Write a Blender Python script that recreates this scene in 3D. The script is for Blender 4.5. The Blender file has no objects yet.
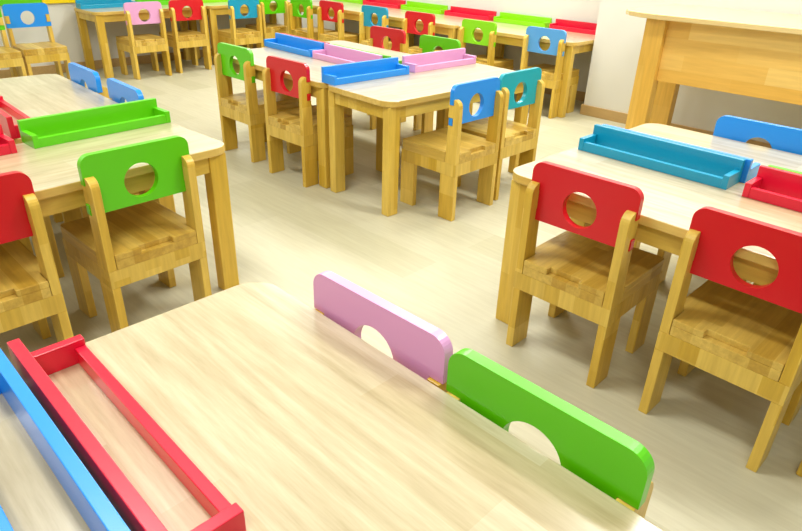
import bpy, bmesh, math, random
from mathutils import Vector, Matrix
random.seed(4)
scene = bpy.context.scene
COL = scene.collection
R = math.radians

# ---------------------------------------------------------------- room axes
YAW = 0.76316                      # the room is turned about 44 degrees from the view
ORG = Vector((-0.06778, 2.58266))
UX = Vector((math.cos(YAW), -math.sin(YAW)))
VX = Vector((math.sin(YAW), math.cos(YAW)))

def W(u, v, z=0.0):
    q = ORG + UX * u + VX * v
    return Vector((q.x, q.y, z))

def lin(r, g, b):
    def f(c):
        c /= 255.0
        return c / 12.92 if c <= 0.04045 else ((c + 0.055) / 1.055) ** 2.4
    return (f(r), f(g), f(b), 1.0)

# ---------------------------------------------------------------- materials
def new_mat(name):
    m = bpy.data.materials.new(name)
    m.use_nodes = True
    nt = m.node_tree
    return m, nt, nt.nodes['Principled BSDF']

def paint(name, rgb, rough=0.34):
    m, nt, b = new_mat(name)
    tc = nt.nodes.new('ShaderNodeTexCoord')
    n = nt.nodes.new('ShaderNodeTexNoise')
    n.inputs['Scale'].default_value = 160
    n.inputs['Detail'].default_value = 2
    bp = nt.nodes.new('ShaderNodeBump')
    bp.inputs['Strength'].default_value = 0.04
    bp.inputs['Distance'].default_value = 0.002
    nt.links.new(tc.outputs['Object'], n.inputs['Vector'])
    nt.links.new(n.outputs['Fac'], bp.inputs['Height'])
    nt.links.new(bp.outputs['Normal'], b.inputs['Normal'])
    b.inputs['Base Color'].default_value = lin(*rgb)
    b.inputs['Roughness'].default_value = rough
    b.inputs['Coat Weight'].default_value = 0.25
    b.inputs['Coat Roughness'].default_value = 0.2
    return m

def wood(name, c1, c2, axis='X', width=0.045, length=0.3, rough=0.35, grain=0.22, seam=0.0, spec=0.5, coat=0.0):
    """glued strips of solid wood; axis = direction the strips run in"""
    m, nt, b = new_mat(name)
    L = nt.links
    tc = nt.nodes.new('ShaderNodeTexCoord')
    oi = nt.nodes.new('ShaderNodeObjectInfo')
    sep = nt.nodes.new('ShaderNodeSeparateXYZ')
    cmb = nt.nodes.new('ShaderNodeCombineXYZ')
    L.new(tc.outputs['Object'], sep.inputs[0])
    rnd = nt.nodes.new('ShaderNodeMath'); rnd.operation = 'MULTIPLY'; rnd.inputs[1].default_value = 7.3
    L.new(oi.outputs['Random'], rnd.inputs[0])
    order = {'X': 'XYZ', 'Y': 'YXZ', 'Z': 'ZXY', 'XZ': 'XZY', 'ZD': 'ZXY'}[axis]
    a0 = nt.nodes.new('ShaderNodeMath'); a0.operation = 'ADD'
    L.new(sep.outputs[order[0]], a0.inputs[0]); L.new(rnd.outputs[0], a0.inputs[1])
    s1 = nt.nodes.new('ShaderNodeMath'); s1.operation = 'ADD'
    if axis == 'X':                                   # let side faces keep a strip of their own
        L.new(sep.outputs['Y'], s1.inputs[0])
    else:
        L.new(sep.outputs[order[1]], s1.inputs[0])
    s1.inputs[1].default_value = 3.0
    if axis == 'ZD':                                  # upright staves round all four sides
        L.new(sep.outputs['Y'], s1.inputs[1])
    L.new(a0.outputs[0], cmb.inputs['X']); L.new(s1.outputs[0], cmb.inputs['Y'])
    L.new(sep.outputs[order[2]], cmb.inputs['Z'])
    br = nt.nodes.new('ShaderNodeTexBrick')
    br.offset = 0.37; br.offset_frequency = 2; br.squash = 1.0
    br.inputs['Scale'].default_value = 1.0
    br.inputs['Brick Width'].default_value = length
    br.inputs['Row Height'].default_value = width
    br.inputs['Mortar Size'].default_value = seam
    br.inputs['Mortar Smooth'].default_value = 0.3
    br.inputs['Color1'].default_value = lin(*c1)
    br.inputs['Color2'].default_value = lin(*c2)
    br.inputs['Mortar'].default_value = tuple(0.78 * v for v in lin(*c2)[:3]) + (1,)
    L.new(cmb.outputs[0], br.inputs['Vector'])
    mp = nt.nodes.new('ShaderNodeMapping')
    mp.inputs['Scale'].default_value = (2.2, 26.0, 26.0)
    L.new(cmb.outputs[0], mp.inputs['Vector'])
    no = nt.nodes.new('ShaderNodeTexNoise')
    no.inputs['Scale'].default_value = 2.2
    no.inputs['Detail'].default_value = 5
    no.inputs['Roughness'].default_value = 0.62
    L.new(mp.outputs[0], no.inputs['Vector'])
    ramp = nt.nodes.new('ShaderNodeValToRGB')
    ramp.color_ramp.elements[0].position = 0.3
    ramp.color_ramp.elements[0].color = (1 - grain, 1 - grain * 1.15, 1 - grain * 1.4, 1)
    ramp.color_ramp.elements[1].position = 0.68
    ramp.color_ramp.elements[1].color = (1.0, 1.0, 1.0, 1)
    L.new(no.outputs['Fac'], ramp.inputs[0])
    mx = nt.nodes.new('ShaderNodeMix'); mx.data_type = 'RGBA'; mx.blend_type = 'MULTIPLY'
    mx.inputs['Factor'].default_value = 1.0
    L.new(br.outputs['Color'], mx.inputs['A']); L.new(ramp.outputs[0], mx.inputs['B'])
    L.new(mx.outputs['Result'], b.inputs['Base Color'])
    b.inputs['Roughness'].default_value = rough
    b.inputs['Specular IOR Level'].default_value = spec
    b.inputs['Coat Weight'].default_value = coat
    b.inputs['Coat Roughness'].default_value = 0.24
    return m

RED = paint('red_paint', (208, 0, 30))
CRIMSON = paint('crimson_paint', (218, 10, 52))
GREEN = paint('green_paint', (92, 200, 2))
BLUE = paint('blue_paint', (22, 144, 242))
TEAL = paint('teal_paint', (0, 150, 190))
PINK = paint('pink_paint', (226, 162, 212))
YELLOW = paint('yellow_paint', (240, 208, 0))
SKYB = paint('pale_blue_paint', (84, 160, 226))
TURQ = paint('turquoise_paint', (0, 168, 186))
LIME = paint('lime_paint', (134, 214, 0))

TOPW = wood('pale_rubberwood_top', (216, 205, 174), (202, 186, 148), 'X', 0.078, 0.42, 0.28, 0.3, coat=1.0)
RIMW = wood('tabletop_rim_wood', (228, 196, 110), (214, 178, 84), 'X', 0.085, 0.42, 0.34, 0.2)
EDGEW = wood('table_frame_wood', (226, 194, 88), (206, 168, 52), 'X', 0.06, 0.5, 0.36, 0.2)
LEGW = wood('table_leg_wood', (230, 197, 90), (212, 173, 54), 'Z', 0.05, 0.45, 0.36, 0.2)
SEATW = wood('chair_seat_wood', (228, 196, 100), (194, 154, 54), 'Y', 0.045, 0.6, 0.33, 0.28)
CHRW = wood('chair_frame_wood', (230, 198, 96), (208, 170, 56), 'ZD', 0.048, 0.6, 0.36, 0.22)
CLEG = wood('chair_leg_wood', (232, 198, 92), (212, 172, 54), 'Z', 0.05, 0.3, 0.36, 0.22)
DESKTOP = wood('desk_top_wood', (236, 210, 148), (224, 192, 122), 'X', 0.08, 0.7, 0.22, 0.1, coat=0.8)
DESKW = wood('desk_panel_wood', (246, 212, 128), (228, 178, 80), 'XZ', 0.082, 0.42, 0.36, 0.12)
DESKL = wood('desk_leg_wood', (240, 198, 102), (228, 180, 78), 'Z', 0.3, 0.6, 0.36, 0.16)
BASEW = wood('baseboard_wood', (196, 164, 108), (186, 152, 96), 'X', 0.3, 1.4, 0.4, 0.12)
FLOORW = wood('floor_laminate', (206, 202, 176), (192, 188, 158), 'X', 0.19, 1.25, 0.42, 0.12, 0.0)

def wall_mat():
    m, nt, b = new_mat('wall_paint')
    tc = nt.nodes.new('ShaderNodeTexCoord')
    n = nt.nodes.new('ShaderNodeTexNoise'); n.inputs['Scale'].default_value = 60
    bp = nt.nodes.new('ShaderNodeBump'); bp.inputs['Strength'].default_value = 0.05
    nt.links.new(tc.outputs['Object'], n.inputs['Vector'])
    nt.links.new(n.outputs['Fac'], bp.inputs['Height'])
    nt.links.new(bp.outputs['Normal'], b.inputs['Normal'])
    b.inputs['Base Color'].default_value = lin(219, 217, 206)
    b.inputs['Roughness'].default_value = 0.7
    return m
WALL = wall_mat()

# ---------------------------------------------------------------- mesh helpers
def new_bm():
    return bmesh.new()

def box(bm, x0, x1, y0, y1, z0, z1):
    vs = [bm.verts.new((x, y, z)) for x in (x0, x1) for y in (y0, y1) for z in (z0, z1)]
    for f in ((0, 1, 3, 2), (4, 6, 7, 5), (0, 4, 5, 1), (2, 3, 7, 6), (0, 2, 6, 4), (1, 5, 7, 3)):
        bm.faces.new([vs[i] for i in f])

def prism(bm, pts, lo, hi, plane='XY'):
    """extrude a polygon; plane tells which axes the 2-D points live in"""
    def put(a, b, c):
        return {'XY': (a, b, c), 'XZ': (a, c, b), 'YZ': (c, a, b)}[plane]
    A = [bm.verts.new(put(a, b, lo)) for a, b in pts]
    B = [bm.verts.new(put(a, b, hi)) for a, b in pts]
    n = len(pts)
    bm.faces.new(A[::-1]); bm.faces.new(B)
    for i in range(n):
        bm.faces.new((A[i], A[(i + 1) % n], B[(i + 1) % n], B[i]))

def round_rect(x0, x1, y0, y1, r, n=8):
    """r = radius or a tuple of four, counter-clockwise from (x0,y0)"""
    rr = r if isinstance(r, tuple) else (r,) * 4
    out = []
    for (cx, cy, sx, sy, a0, q) in ((x0, y0, 1, 1, 180, rr[0]), (x1, y0, -1, 1, 270, rr[1]),
                                    (x1, y1, -1, -1, 0, rr[2]), (x0, y1, 1, -1, 90, rr[3])):
        if q <= 0:
            out.append((cx, cy)); continue
        for i in range(n + 1):
            a = R(a0 + 90 * i / n)
            out.append((cx + sx * q + q * math.cos(a), cy + sy * q + q * math.sin(a)))
    return out

def mesh_of(name, bm, mat, bevel=0.0025, seg=2):
    bmesh.ops.recalc_face_normals(bm, faces=bm.faces)
    if bevel:
        es = [e for e in bm.edges if len(e.link_faces) == 2 and e.calc_face_angle(0) > R(50)]
        bmesh.ops.bevel(bm, geom=es, offset=bevel, segments=seg, profile=0.5, affect='EDGES', clamp_overlap=True)
    me = bpy.data.meshes.new(name)
    bm.to_mesh(me); bm.free()
    me.materials.append(mat)
    for p in me.polygons:
        p.use_smooth = False
    return me

def link(name, me, parent=None, loc=(0, 0, 0), rz=0.0):
    o = bpy.data.objects.new(name, me)
    COL.objects.link(o)
    o.location = loc
    o.rotation_euler = (0, 0, rz)
    if parent is not None:
        o.parent = parent
    return o

def thing(name, label, cat, loc, rz, group=None):
    o = bpy.data.objects.new(name, None)
    o.empty_display_size = 0.1
    COL.objects.link(o)
    o.location = loc
    o.rotation_euler = (0, 0, rz)
    o['label'] = label
    o['category'] = cat
    if group:
        o['group'] = group
    return o

def struct(name, bm, mat, bevel=0.0, rz=0.0, loc=(0, 0, 0)):
    o = link(name, mesh_of(name, bm, mat, bevel), None, loc, rz)
    o['kind'] = 'structure'
    return o

# ---------------------------------------------------------------- the room
ROOM = W(0, 0, 0)
def room_box(name, mat, u0, u1, v0, v1, z0, z1, bevel=0.0):
    bm = new_bm(); box(bm, u0, u1, v0, v1, z0, z1)
    return struct(name, bm, mat, bevel, -YAW, ROOM)

LW, BW, PW, PU = -4.14, 2.83, 2.44, -0.43     # left wall, back wall, jutting wall, its corner
room_box('floor', FLOORW, LW - 0.1, 4.6, -4.6, BW + 0.3, -0.08, 0.0)
room_box('wall_left', WALL, LW - 0.1, LW, -4.6, BW + 0.3, 0.0, 2.75)
room_box('wall_back', WALL, LW, PU + 0.1, BW, BW + 0.3, 0.0, 2.75)
room_box('wall_right', WALL, PU, 4.6, PW, PW + 0.25, 0.0, 2.75)
room_box('ceiling', WALL, LW - 0.1, 4.6, -4.6, BW + 0.3, 2.75, 2.85)
BH = 0.072
room_box('baseboard_left', BASEW, LW, LW + 0.014, -4.6, BW, 0.0, BH, 0.002)
room_box('baseboard_back', BASEW, LW + 0.014, PU - 0.014, BW - 0.014, BW, 0.0, BH, 0.002)
bm = new_bm()
prism(bm, [(PU - 0.014, PW - 0.014), (4.6, PW - 0.014), (4.6, PW), (PU, PW), (PU, BW - 0.014), (PU - 0.014, BW - 0.014)], 0.0, BH)
struct('baseboard_right', bm, BASEW, 0.002, -YAW, ROOM)

# ---------------------------------------------------------------- chairs
HWC, ZT, PB, PT = 0.1535, 0.595, 0.0305, 0.020
PZ0 = 0.427
TAB0, TAB1, POST_H = 0.460, 0.5135, 0.537
SEAT_T, SEAT_B, AP = 0.308, 0.262, 0.207
POST_T = 0.025

def chair_meshes():
    M = {}
    # seat board with corner notches for the posts and a finger recess in the rear edge
    h = HWC; n = POST_T + 0.0015; d = 0.062
    def outline(notch):
        pts = [(-h + n, 0.0)]
        if notch:
            pts += [(-0.05, 0.0), (-0.05, 0.02), (0.05, 0.02), (0.05, 0.0)]
        pts += [(h - n, 0.0), (h - n, d), (h, d)]
        for i in range(5):
            a = R(90 * i / 4); pts.append((h - 0.014 + 0.014 * math.cos(a), 0.311 + 0.014 * math.sin(a)))
        for i in range(5):
            a = R(90 + 90 * i / 4); pts.append((-h + 0.014 + 0.014 * math.cos(a), 0.311 + 0.014 * math.sin(a)))
        pts += [(-h, d), (-h + n, d)]
        return pts
    bm = new_bm()
    prism(bm, outline(False), SEAT_B, SEAT_T - 0.018)
    prism(bm, outline(True), SEAT_T - 0.018, SEAT_T)
    M['seat'] = mesh_of('seat', bm, SEATW, 0.0018)
    # frame boards under the seat
    bm = new_bm()
    box(bm, -h, h, 0.0, 0.026, AP, SEAT_B)
    box(bm, -h, h, 0.299, 0.325, AP, SEAT_B)
    for s in (-1, 1):
        x0, x1 = sorted((s * h, s * (h - 0.025)))
        box(bm, x0, x1, 0.026, 0.299, AP, SEAT_B)
    M['seat_frame'] = mesh_of('seat_frame', bm, CHRW, 0.0012)
    for s, k in ((-1, 'l'), (1, 'r')):
        x0, x1 = sorted((s * h, s * (h - POST_T)))
        for y0, y1, q in ((0.0, 0.082, 'rear'), (0.243, 0.325, 'front')):
            bm = new_bm(); box(bm, x0, x1, y0, y1, 0.0, AP)
            M['leg_' + q + k] = mesh_of('leg', bm, CLEG, 0.002)
        # back post: tapering board, top rounded at the rear, rebated for the backrest
        pts = [(0.0, SEAT_B), (0.060, SEAT_B), (0.055, PZ0 - 0.001), (PB, PZ0 - 0.001), (PB, TAB0), (0.0565, TAB0)]
        pts += [(0.0565, TAB1), (PB, TAB1), (PB, POST_H)]
        for i in range(0, 7):
            a = R(90 + 90 * i / 6); pts.append((0.029 + 0.029 * math.cos(a), POST_H - 0.029 + 0.029 * math.sin(a)))
        bm = new_bm(); prism(bm, pts, x0, x1, 'YZ')
        M['post_' + k] = mesh_of('back_post', bm, CLEG, 0.0022)
    # backrest board: rounded top corners, side slots round the posts, round hole
    w = 0.1565; r = 0.030; sl = w - HWC + POST_T + 0.0006
    loop = [(-w + 0.004, PZ0), (w - 0.004, PZ0), (w, PZ0 + 0.004), (w, TAB0 - 0.0008), (w - sl, TAB0 - 0.0008), (w - sl, TAB1 + 0.0008), (w, TAB1 + 0.0008)]
    for i in range(9):
        a = R(90 * i / 8); loop.append((w - r + r * math.cos(a), ZT - r + r * math.sin(a)))
    for i in range(9):
        a = R(90 + 90 * i / 8); loop.append((-w + r + r * math.cos(a), ZT - r + r * math.sin(a)))
    loop += [(-w, TAB1 + 0.0008), (-w + sl, TAB1 + 0.0008), (-w + sl, TAB0 - 0.0008), (-w, TAB0 - 0.0008), (-w, PZ0 + 0.004)]
    hole = [(0.050 * math.cos(R(360 * i / 36)), 0.4945 + 0.050 * math.sin(R(360 * i / 36))) for i in range(36)]
    bm = new_bm()
    def ring(pts):
        vs = [bm.verts.new((a, PB, b)) for a, b in pts]
        return [bm.edges.new((vs[i], vs[(i + 1) % len(vs)])) for i in range(len(vs))]
    es = ring(loop) + ring(hole)
    bmesh.ops.triangle_fill(bm, use_beauty=True, use_dissolve=False, edges=es)
    ex = bmesh.ops.extrude_face_region(bm, geom=bm.faces[:])
    for v in [g for g in ex['geom'] if isinstance(g, bmesh.types.BMVert)]:
        v.co.y += PT
    M['backrest'] = mesh_of('backrest', bm, RED, 0.0022)
    M['backrest'].materials.clear(); M['backrest'].materials.append(None)
    return M

CM = chair_meshes()
CHAIR_PARTS = [('seat', 'seat'), ('seat_frame', 'seat_frame'), ('leg', 'leg_rearl'), ('leg', 'leg_rearr'),
               ('leg', 'leg_frontl'), ('leg', 'leg_frontr'), ('back_post', 'post_l'), ('back_post', 'post_r')]
FACE = {'V': -YAW, '-V': math.pi - YAW, 'U': -YAW - math.pi / 2, '-U': math.pi / 2 - YAW}
BOARD = {}
def backrest_mesh(mat):
    if mat.name not in BOARD:
        me = CM['backrest'].copy(); me.name = 'backrest'
        me.materials[0] = mat
        BOARD[mat.name] = me
    return BOARD[mat.name]

def build_chair():
    root = thing('school_chair', '', 'chair', (0, 0, 0), 0)
    for nm, key in CHAIR_PARTS:
        link(nm, CM[key], root)
    link('backrest', CM['backrest'], root)
    return root
PROTO = [build_chair()]
PROTO_KIDS = list(PROTO[0].children)

def chair(u, v, face, dyaw, mat, label, group):
    if PROTO[0] is not None:
        root, kids = PROTO[0], PROTO_KIDS
        first = True
    else:
        first = False
        root = SRC.copy(); COL.objects.link(root)
        kids = []
        for k in PROTO_KIDS:
            c = k.copy(); c.parent = root; COL.objects.link(c); kids.append(c)
    root.location = W(u, v); root.rotation_euler = (0, 0, FACE[face] + R(dyaw))
    root['label'] = label; root['group'] = group
    for k in kids:
        if k.name.startswith('backrest'):
            k.data = backrest_mesh(mat)
    PROTO[0] = None
    return root
SRC = PROTO[0]

G1, G2, G3, G4, G5 = ('chairs at the right-hand table', 'chairs at the nearest table', 'chairs at the left table group',
                      'chairs at the centre table group', 'chairs along the walls')
for a in [
 (1.104, -0.406, 'V', 0.46, RED, 'whole red-backed wooden chair pushed against the near side of the right-hand table', G1),
 (1.542, -0.402, 'V', -1.2, RED, 'red-backed wooden chair cut by the right edge of the photo', G1),
 (1.244, 0.634, '-V', 0.0, BLUE, 'blue chair back showing above the far edge of the right-hand table', G1),
 (1.195, -1.165, '-V', 0.83, PINK, 'chair with a pink backrest at the right edge of the nearest table', G2),
 (1.521, -1.170, '-V', -0.4, GREEN, 'chair with a bright green backrest at the nearest table, next to the pink one', G2),
 (0.172, -1.126, '-U', 1.57, GREEN, 'wooden chair with a large green backrest facing the left table, beside its corner leg', G3),
 (0.202, -1.566, '-U', 0.0, RED, 'red-backed wooden chair cut by the left edge of the photo', G3),
 (-1.057, -0.763, '-V', -1.45, BLUE, 'blue chair back at the far corner of the left table, the farther of two', G3),
 (-0.637, -0.773, '-V', -2.57, BLUE, 'blue chair back at the left table, the nearer of two, above the green tray', G3),
 (-1.195, -0.014, 'V', 0.41, GREEN, 'green-backed wooden chair on the left side of the centre tables', G4),
 (-0.704, -0.036, 'V', 1.27, RED, 'red-backed wooden chair on the left side of the centre tables, beside table legs', G4),
 (0.212, 0.347, '-U', -0.24, BLUE, 'blue-backed wooden chair beside the corner leg of the centre tables', G4),
 (0.193, 0.702, '-U', -0.93, TURQ, 'turquoise-backed wooden chair behind the blue one at the centre tables', G4),
 (-1.268, 1.265, '-V', 1.01, RED, 'red chair back showing above the far edge of the centre tables', G4),
 (-0.787, 1.237, '-V', 1.14, GREEN, 'green chair back half hidden behind the pink tray of the centre tables', G4),
 (-3.232, 1.976, 'V', -0.43, GREEN, 'green-backed chair at the left end of the right back-wall tables, nearest the room corner', G5),
 (-2.846, 2.018, 'V', 1.0, RED, 'red-backed chair between a green and a teal chair at the back wall', G5),
 (-2.331, 2.069, 'V', 0.68, TEAL, 'teal-backed chair between two red chairs at the back-wall tables', G5),
 (-1.804, 2.070, 'V', 0.61, RED, 'red-backed chair between a teal and a lime chair at the back wall', G5),
 (-1.195, 2.061, 'V', 0.82, LIME, 'lime-backed chair next to the pale blue one at the back-wall tables', G5),
 (-0.655, 2.125, 'V', 1.65, SKYB, 'pale blue-backed chair beside the last table leg before the wall corner', G5),
 (-3.474, 0.622, '-U', -0.6, PINK, 'pink-backed chair at the left end of the left wall tables', G5),
 (-3.515, 1.028, '-U', -1.13, RED, 'red-backed chair next to the pink one at the left wall tables', G5),
 (-3.395, 1.527, '-U', 0.06, TEAL, 'teal-backed chair at the left wall tables, pulled out beside a table leg', G5),
 (-3.570, 1.965, '-U', 0.29, GREEN, 'green-backed chair right of the teal one at the left wall tables', G5),
 (-3.824, -0.173, 'U', -1.5, BLUE, 'blue-backed chair with its back to the left wall, under the coloured boards', G5),
 (-3.767, -0.518, 'U', -0.63, GREEN, 'green-backed chair cut by the left photo edge, beside the blue chair at the wall', G5),
]:
    chair(*a)

# ---------------------------------------------------------------- tables
HT, TT, LI = 0.52, 0.026, 0.015
def table_meshes(L, Wd, rad=0.06):
    M = {}
    bm = new_bm(); prism(bm, round_rect(0, L, 0, Wd, rad, 8), HT - TT, HT)
    M['tabletop'] = mesh_of('tabletop', bm, TOPW, 0.003)
    M['tabletop'].materials.append(RIMW)
    for q in M['tabletop'].polygons:
        if q.normal.z < 0.6:
            q.material_index = 1
    bm = new_bm(); i = LI + 0.006; t = 0.02; z0, z1 = HT - TT - 0.056, HT - TT
    lx, ly = 0.062, 0.045
    for y in (i, Wd - i - t):
        box(bm, LI + lx, L - LI - lx, y, y + t, z0, z1)
    for x in (i, L - i - t):
        box(bm, x, x + t, LI + ly, Wd - LI - ly, z0, z1)
    M['table_frame'] = mesh_of('table_frame', bm, EDGEW, 0.0015)
    for k, (x, y) in enumerate(((LI, LI), (L - LI - lx, LI), (LI, Wd - LI - ly), (L - LI - lx, Wd - LI - ly))):
        bm = new_bm(); box(bm, x, x + lx, y, y + ly, 0.0, HT - TT)
        M['leg%d' % k] = mesh_of('leg', bm, LEGW, 0.004)
    return M

TMS = {}
def table(loc, rz, L, Wd, label, group):
    key = (L, Wd)
    if key not in TMS:
        TMS[key] = table_meshes(L, Wd)
    M = TMS[key]
    root = thing('classroom_table', label, 'table', loc, rz, group)
    link('tabletop', M['tabletop'], root)
    link('table_frame', M['table_frame'], root)
    for k in range(4):
        link('leg', M['leg%d' % k], root)
    return root

TL, TW = 1.0205, 0.4557
class Group:
    """a table group: origin at its reference corner, u along the room's U, v along V, turned by dyaw"""
    def __init__(s, u, v, deg):
        s.o = W(u, v); s.a = YAW + R(deg)
        s.du = Vector((math.cos(s.a), -math.sin(s.a), 0)); s.dv = Vector((math.sin(s.a), math.cos(s.a), 0))
    def at(s, u, v, z=0.0):
        return s.o + s.du * u + s.dv * v + Vector((0, 0, z))
    def along_u(s, u, v, label, group, L=TL, Wd=TW):
        return table(s.at(u, v), -s.a, L, Wd, label, group)
    def along_v(s, u, v, label, group, L=TL, Wd=TW):          # long side along V; (u,v) = its low-v, high-u corner
        return table(s.at(u, v), math.pi / 2 - s.a, L, Wd, label, group)

GA = Group(0.8792, -1.2225, 0.593)
GB = Group(0.086, -0.797, -3.0)
GP = Group(-0.376, -0.845, 2.0)
GC = Group(0.0, 0.0, 2.224)
GD = Group(0.8208, -0.3257, 1.771)
g = 0.002
GT = 'classroom tables'
GA.along_u(0, -TW, 'nearest pale wooden table, filling the foreground beside the pink and green chair backs', GT)
GA.along_u(0, -2 * TW - g, 'pale wooden table at the bottom left, beneath the foreground blue tray', GT)
GB.along_v(0, -TL, 'left group\'s front table with a green tray, red and green chairs facing it', GT)
GP.along_u(-TL, -TW, 'left group\'s table behind the green tray, two blue chairs along its side', GT)
GP.along_u(-TL, -2 * TW - g, 'left group\'s rear table cut by the photo edge, left of the long red tray', GT)
GC.along_v(0, 0, 'centre group\'s front table carrying a blue and a pink tray end to end', GT)
GC.along_u(-TW - TL - g, 0, 'centre group\'s table beside the green and red chairs, under the farther blue tray', GT)
GC.along_u(-TW - TL - g, TW + g, 'centre group\'s far table, in front of the half-hidden red chair back', GT)
GD.along_u(0, 0, 'right-hand table in front, facing the two red chairs', GT)
GD.along_u(0, TW + g, 'right-hand table behind the teal tray, below the blue chair back', GT)
GR = Group(0, 0, 0)
R1U, R2V = -3.66, 2.20
GR.along_v(R1U, 0.28, 'left wall table at the row end, behind the pink and red chairs', 'tables along the walls')
GR.along_v(R1U, 0.28 + TL + g, 'left wall table reaching the room corner, behind the teal and green chairs', 'tables along the walls')
RL = 1.06
for i, lab in enumerate(('back-wall table ending at the jutting wall corner, behind the pale blue chair',
                         'middle back-wall table, behind the lime chair and its red neighbour',
                         'back-wall table nearest the room corner, behind the green, red and teal chairs')):
    GR.along_u(-0.446 - (i + 1) * (RL + g), R2V, lab, 'tables along the walls', RL, 0.60)

# ---------------------------------------------------------------- pencil trays (open frames without a floor)
TRD, TRB = 0.098, 0.017
FH, BHT, EH = 0.029, 0.070, 0.040
def tray_meshes(L, mat):
    M = {}
    bm = new_bm(); box(bm, 0, L, TRD - TRB, TRD, 0, BHT); M['back_board'] = mesh_of('back_board', bm, mat, 0.0012)
    bm = new_bm(); box(bm, TRB, L - TRB, 0.001, TRB, 0, FH); M['front_rail'] = mesh_of('front_rail', bm, mat, 0.0012)
    for k, x in ((0, 0), (1, L - TRB)):
        bm = new_bm(); box(bm, x, x + TRB, 0, TRD - TRB, 0, EH); M['end%d' % k] = mesh_of('end_piece', bm, mat, 0.0012)
    return M
TRM = {}
def tray(loc, rz, mat, label, group, L=0.47):
    """loc = left end of the front rail's outer face, seen from the front"""
    key = (mat.name, L)
    if key not in TRM:
        TRM[key] = tray_meshes(L, mat)
    M = TRM[key]
    root = thing('pencil_tray', label, 'tray', loc, rz, group)
    link('back_board', M['back_board'], root)
    link('front_rail', M['front_rail'], root)
    link('end_piece', M['end0'], root)
    link('end_piece', M['end1'], root)
    return root

def tray_in(G, u0, vf, mat, label, group, face='-V', L=0.47):
    """face = the way the low front rail looks; u0/vf in the group's frame"""
    if face == '-V':
        return tray(G.at(u0, vf, HT), -G.a, mat, label, group, L)
    if face == 'V':
        return tray(G.at(u0 + L, vf, HT), math.pi - G.a, mat, label, group, L)
    if face == 'U':
        return tray(G.at(u0, vf, HT), math.pi / 2 - G.a, mat, label, group, L)
K1, K2 = 'coloured trays on the table groups', 'coloured trays on the wall tables'
tray_in(GA, 0.036, -0.357, CRIMSON, 'large red tray in the foreground on the nearest table', K1, 'V')
tray_in(GA, 0.036, -0.563, BLUE, 'blue tray back to back with the foreground red tray, bottom left', K1, '-V')
tray_in(GD, 0.022, 0.360, TEAL, 'teal tray on the right-hand table, beside its left end', K1, '-V', 0.482)
tray_in(GD, 0.036, 0.560, BLUE, 'blue tray standing right behind the teal one', K1, 'V', 0.482)
tray_in(GD, 0.552, 0.345, CRIMSON, 'red tray cut by the right photo edge, on the right-hand table', K1, '-V')
tray_in(GD, 0.566, 0.546, GREEN, 'green tray standing right behind the red tray at the right photo edge', K1, 'V')
tray_in(GB, -0.364, -0.458, GREEN, 'green tray along the front table of the left group', K1, 'U', 0.458)
tray_in(GB, -0.360, -0.978, CRIMSON, 'red tray end at the left photo edge, in line with the green tray', K1, 'U')
tray_in(GP, -0.482, -0.350, CRIMSON, 'red tray running away behind the green tray\'s left end', K1, 'V')
tray_in(GC, -0.392, 0.018, BLUE, 'nearer blue tray on the centre tables, front rail facing the camera', K1, 'U')
tray_in(GC, -0.400, 0.535, PINK, 'pink tray on the centre tables close to the blue and turquoise chairs', K1, 'U')
tray_in(GC, -1.520, 0.360, BLUE, 'farther blue tray at the left end of the centre tables', K1, '-V')
tray_in(GC, -1.030, 0.360, PINK, 'pink tray between the two blue trays of the centre tables', K1, '-V')
tray_in(GC, -1.500, 0.562, CRIMSON, 'red tray edge showing behind the farther blue tray', K1, 'V')
tray_in(GC, -0.990, 0.562, GREEN, 'green tray edge showing behind the middle pink tray', K1, 'V')
for u0, m, lab in ((-0.970, CRIMSON, 'red tray at the right end of the back-wall tables, by the wall corner'),
                   (-1.513, LIME, 'lime tray between two red trays, above the pale blue chair'),
                   (-2.058, CRIMSON, 'red tray on the back-wall table above the lime chair'),
                   (-2.602, LIME, 'lime tray above the red chair that sits between teal and lime chairs'),
                   (-3.132, CRIMSON, 'red tray at the top of the photo above the teal back-wall chair'),
                   (-3.640, LIME, 'lime tray in the room corner, above the red back-wall chair')):
    tray_in(GR, u0, 2.70, m, lab, K2, '-V', 0.50)
for v0, m, lab in ((0.285, TEAL, 'teal tray at the left end of the left wall tables'),
                   (0.79, GREEN, 'green tray on the left wall table behind the pink and red chairs'),
                   (1.325, LIME, 'lime tray on the left wall table above the teal chair')):
    tray_in(GR, -3.925, v0, m, lab, K2, 'U', 0.47)

# ---------------------------------------------------------------- coloured boards on the left wall
def wall_board(v0, v1, mat, label):
    root = link('wall_board', None) if False else None
    bm = new_bm(); box(bm, 0, v1 - v0, 0, 0.022, 0, 0.30)
    o = link('wall_board', mesh_of('wall_board', bm, mat, 0.003), None, W(LW + 0.022, v0, 0.553), math.pi / 2 - YAW)
    o['label'] = label; o['category'] = 'board'; o['group'] = 'painted boards on the left wall'
wall_board(-0.90, 0.058, GREEN, 'green painted board on the left wall above the blue chair')
wall_board(0.062, 0.40, YELLOW, 'yellow painted board on the left wall, left of the teal tray')

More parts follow.
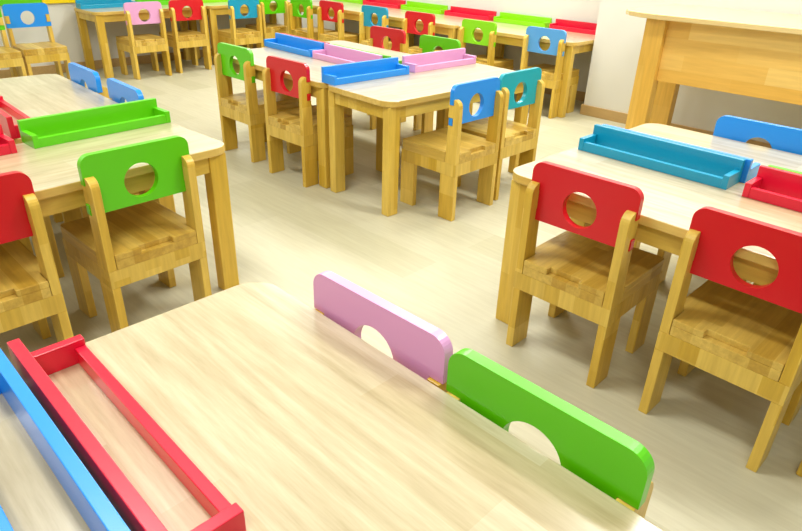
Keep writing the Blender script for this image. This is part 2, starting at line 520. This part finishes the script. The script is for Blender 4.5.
# ---------------------------------------------------------------- teacher's desk
DZ = 0.805
def desk():
    root = thing('teacher_desk', 'tall solid wooden desk with a front panel against the right wall', 'desk', W(0, 0), -YAW)
    bm = new_bm()
    pts = [(0.10, 2.39)]
    pts += [(0.085, 1.95), (0.083, 1.82), (0.10, 1.75), (0.15, 1.69), (0.24, 1.645), (0.34, 1.63), (1.60, 1.66)]
    pts += [(1.68, 1.69), (1.72, 1.76), (1.72, 2.39)]
    prism(bm, pts[::-1], DZ - 0.026, DZ)
    link('tabletop', mesh_of('tabletop', bm, DESKTOP, 0.004), root)
    for (x0, x1, y0, y1) in ((0.258, 0.368, 1.68, 1.75), (1.46, 1.57, 1.68, 1.75), (0.175, 0.295, 2.20, 2.27), (1.50, 1.62, 2.20, 2.27)):
        bm = new_bm(); box(bm, x0, x1, y0, y1, 0, DZ - 0.026)
        link('leg', mesh_of('leg', bm, DESKL, 0.004), root)
    bm = new_bm(); box(bm, 0.368, 1.46, 1.715, 1.74, 0.46, DZ - 0.026)
    link('front_panel', mesh_of('front_panel', bm, DESKW, 0.002), root)
    return root
desk()

# ---------------------------------------------------------------- light
def area(name, loc, size, sy, power, rot=(0, 0, 0), col=(1, 1, 1)):
    l = bpy.data.lights.new(name, 'AREA'); l.shape = 'RECTANGLE'; l.size = size; l.size_y = sy
    l.energy = power; l.color = col
    o = bpy.data.objects.new(name, l); COL.objects.link(o)
    o.location = loc; o.rotation_euler = rot
    return o
for u, v, p in ((-3.1, 1.75, 32), (-1.1, 1.75, 36), (0.3, 1.9, 28), (1.7, 0.6, 40), (0.05, -1.4, 32), (2.3, -2.6, 26), (-2.6, -2.2, 34)):
    area('ceiling_lamp', W(u, v, 2.72), 1.2, 0.3, p, (0, 0, -YAW), (1.0, 1.0, 0.97))
w = bpy.data.worlds.new('daylight'); scene.world = w
w.use_nodes = True
bg = w.node_tree.nodes['Background']
bg.inputs[0].default_value = (0.93, 0.97, 1.0, 1); bg.inputs[1].default_value = 0.34

# ---------------------------------------------------------------- camera
cam = bpy.data.cameras.new('camera'); co = bpy.data.objects.new('camera', cam); COL.objects.link(co)
f, pitch, roll, hgt = 623.97, 0.48514, 0.03255, 1.12751
fw = Vector((0, math.cos(pitch), -math.sin(pitch))); rt = Vector((1, 0, 0)); up = rt.cross(fw)
c_, s_ = math.cos(roll), math.sin(roll)
r2 = rt * c_ + up * s_; u2 = -rt * s_ + up * c_
m = Matrix((r2, u2, -fw)).transposed().to_4x4()
m.translation = Vector((0, 0, hgt))
co.matrix_world = m
cam.sensor_width = 36.0; cam.lens = f / 802 * 36.0; cam.clip_start = 0.05
scene.camera = co

vs = scene.view_settings
vs.view_transform = 'Standard'; vs.look = 'None'; vs.gamma = 1.0; vs.use_curve_mapping = False
vs.exposure = 0.50
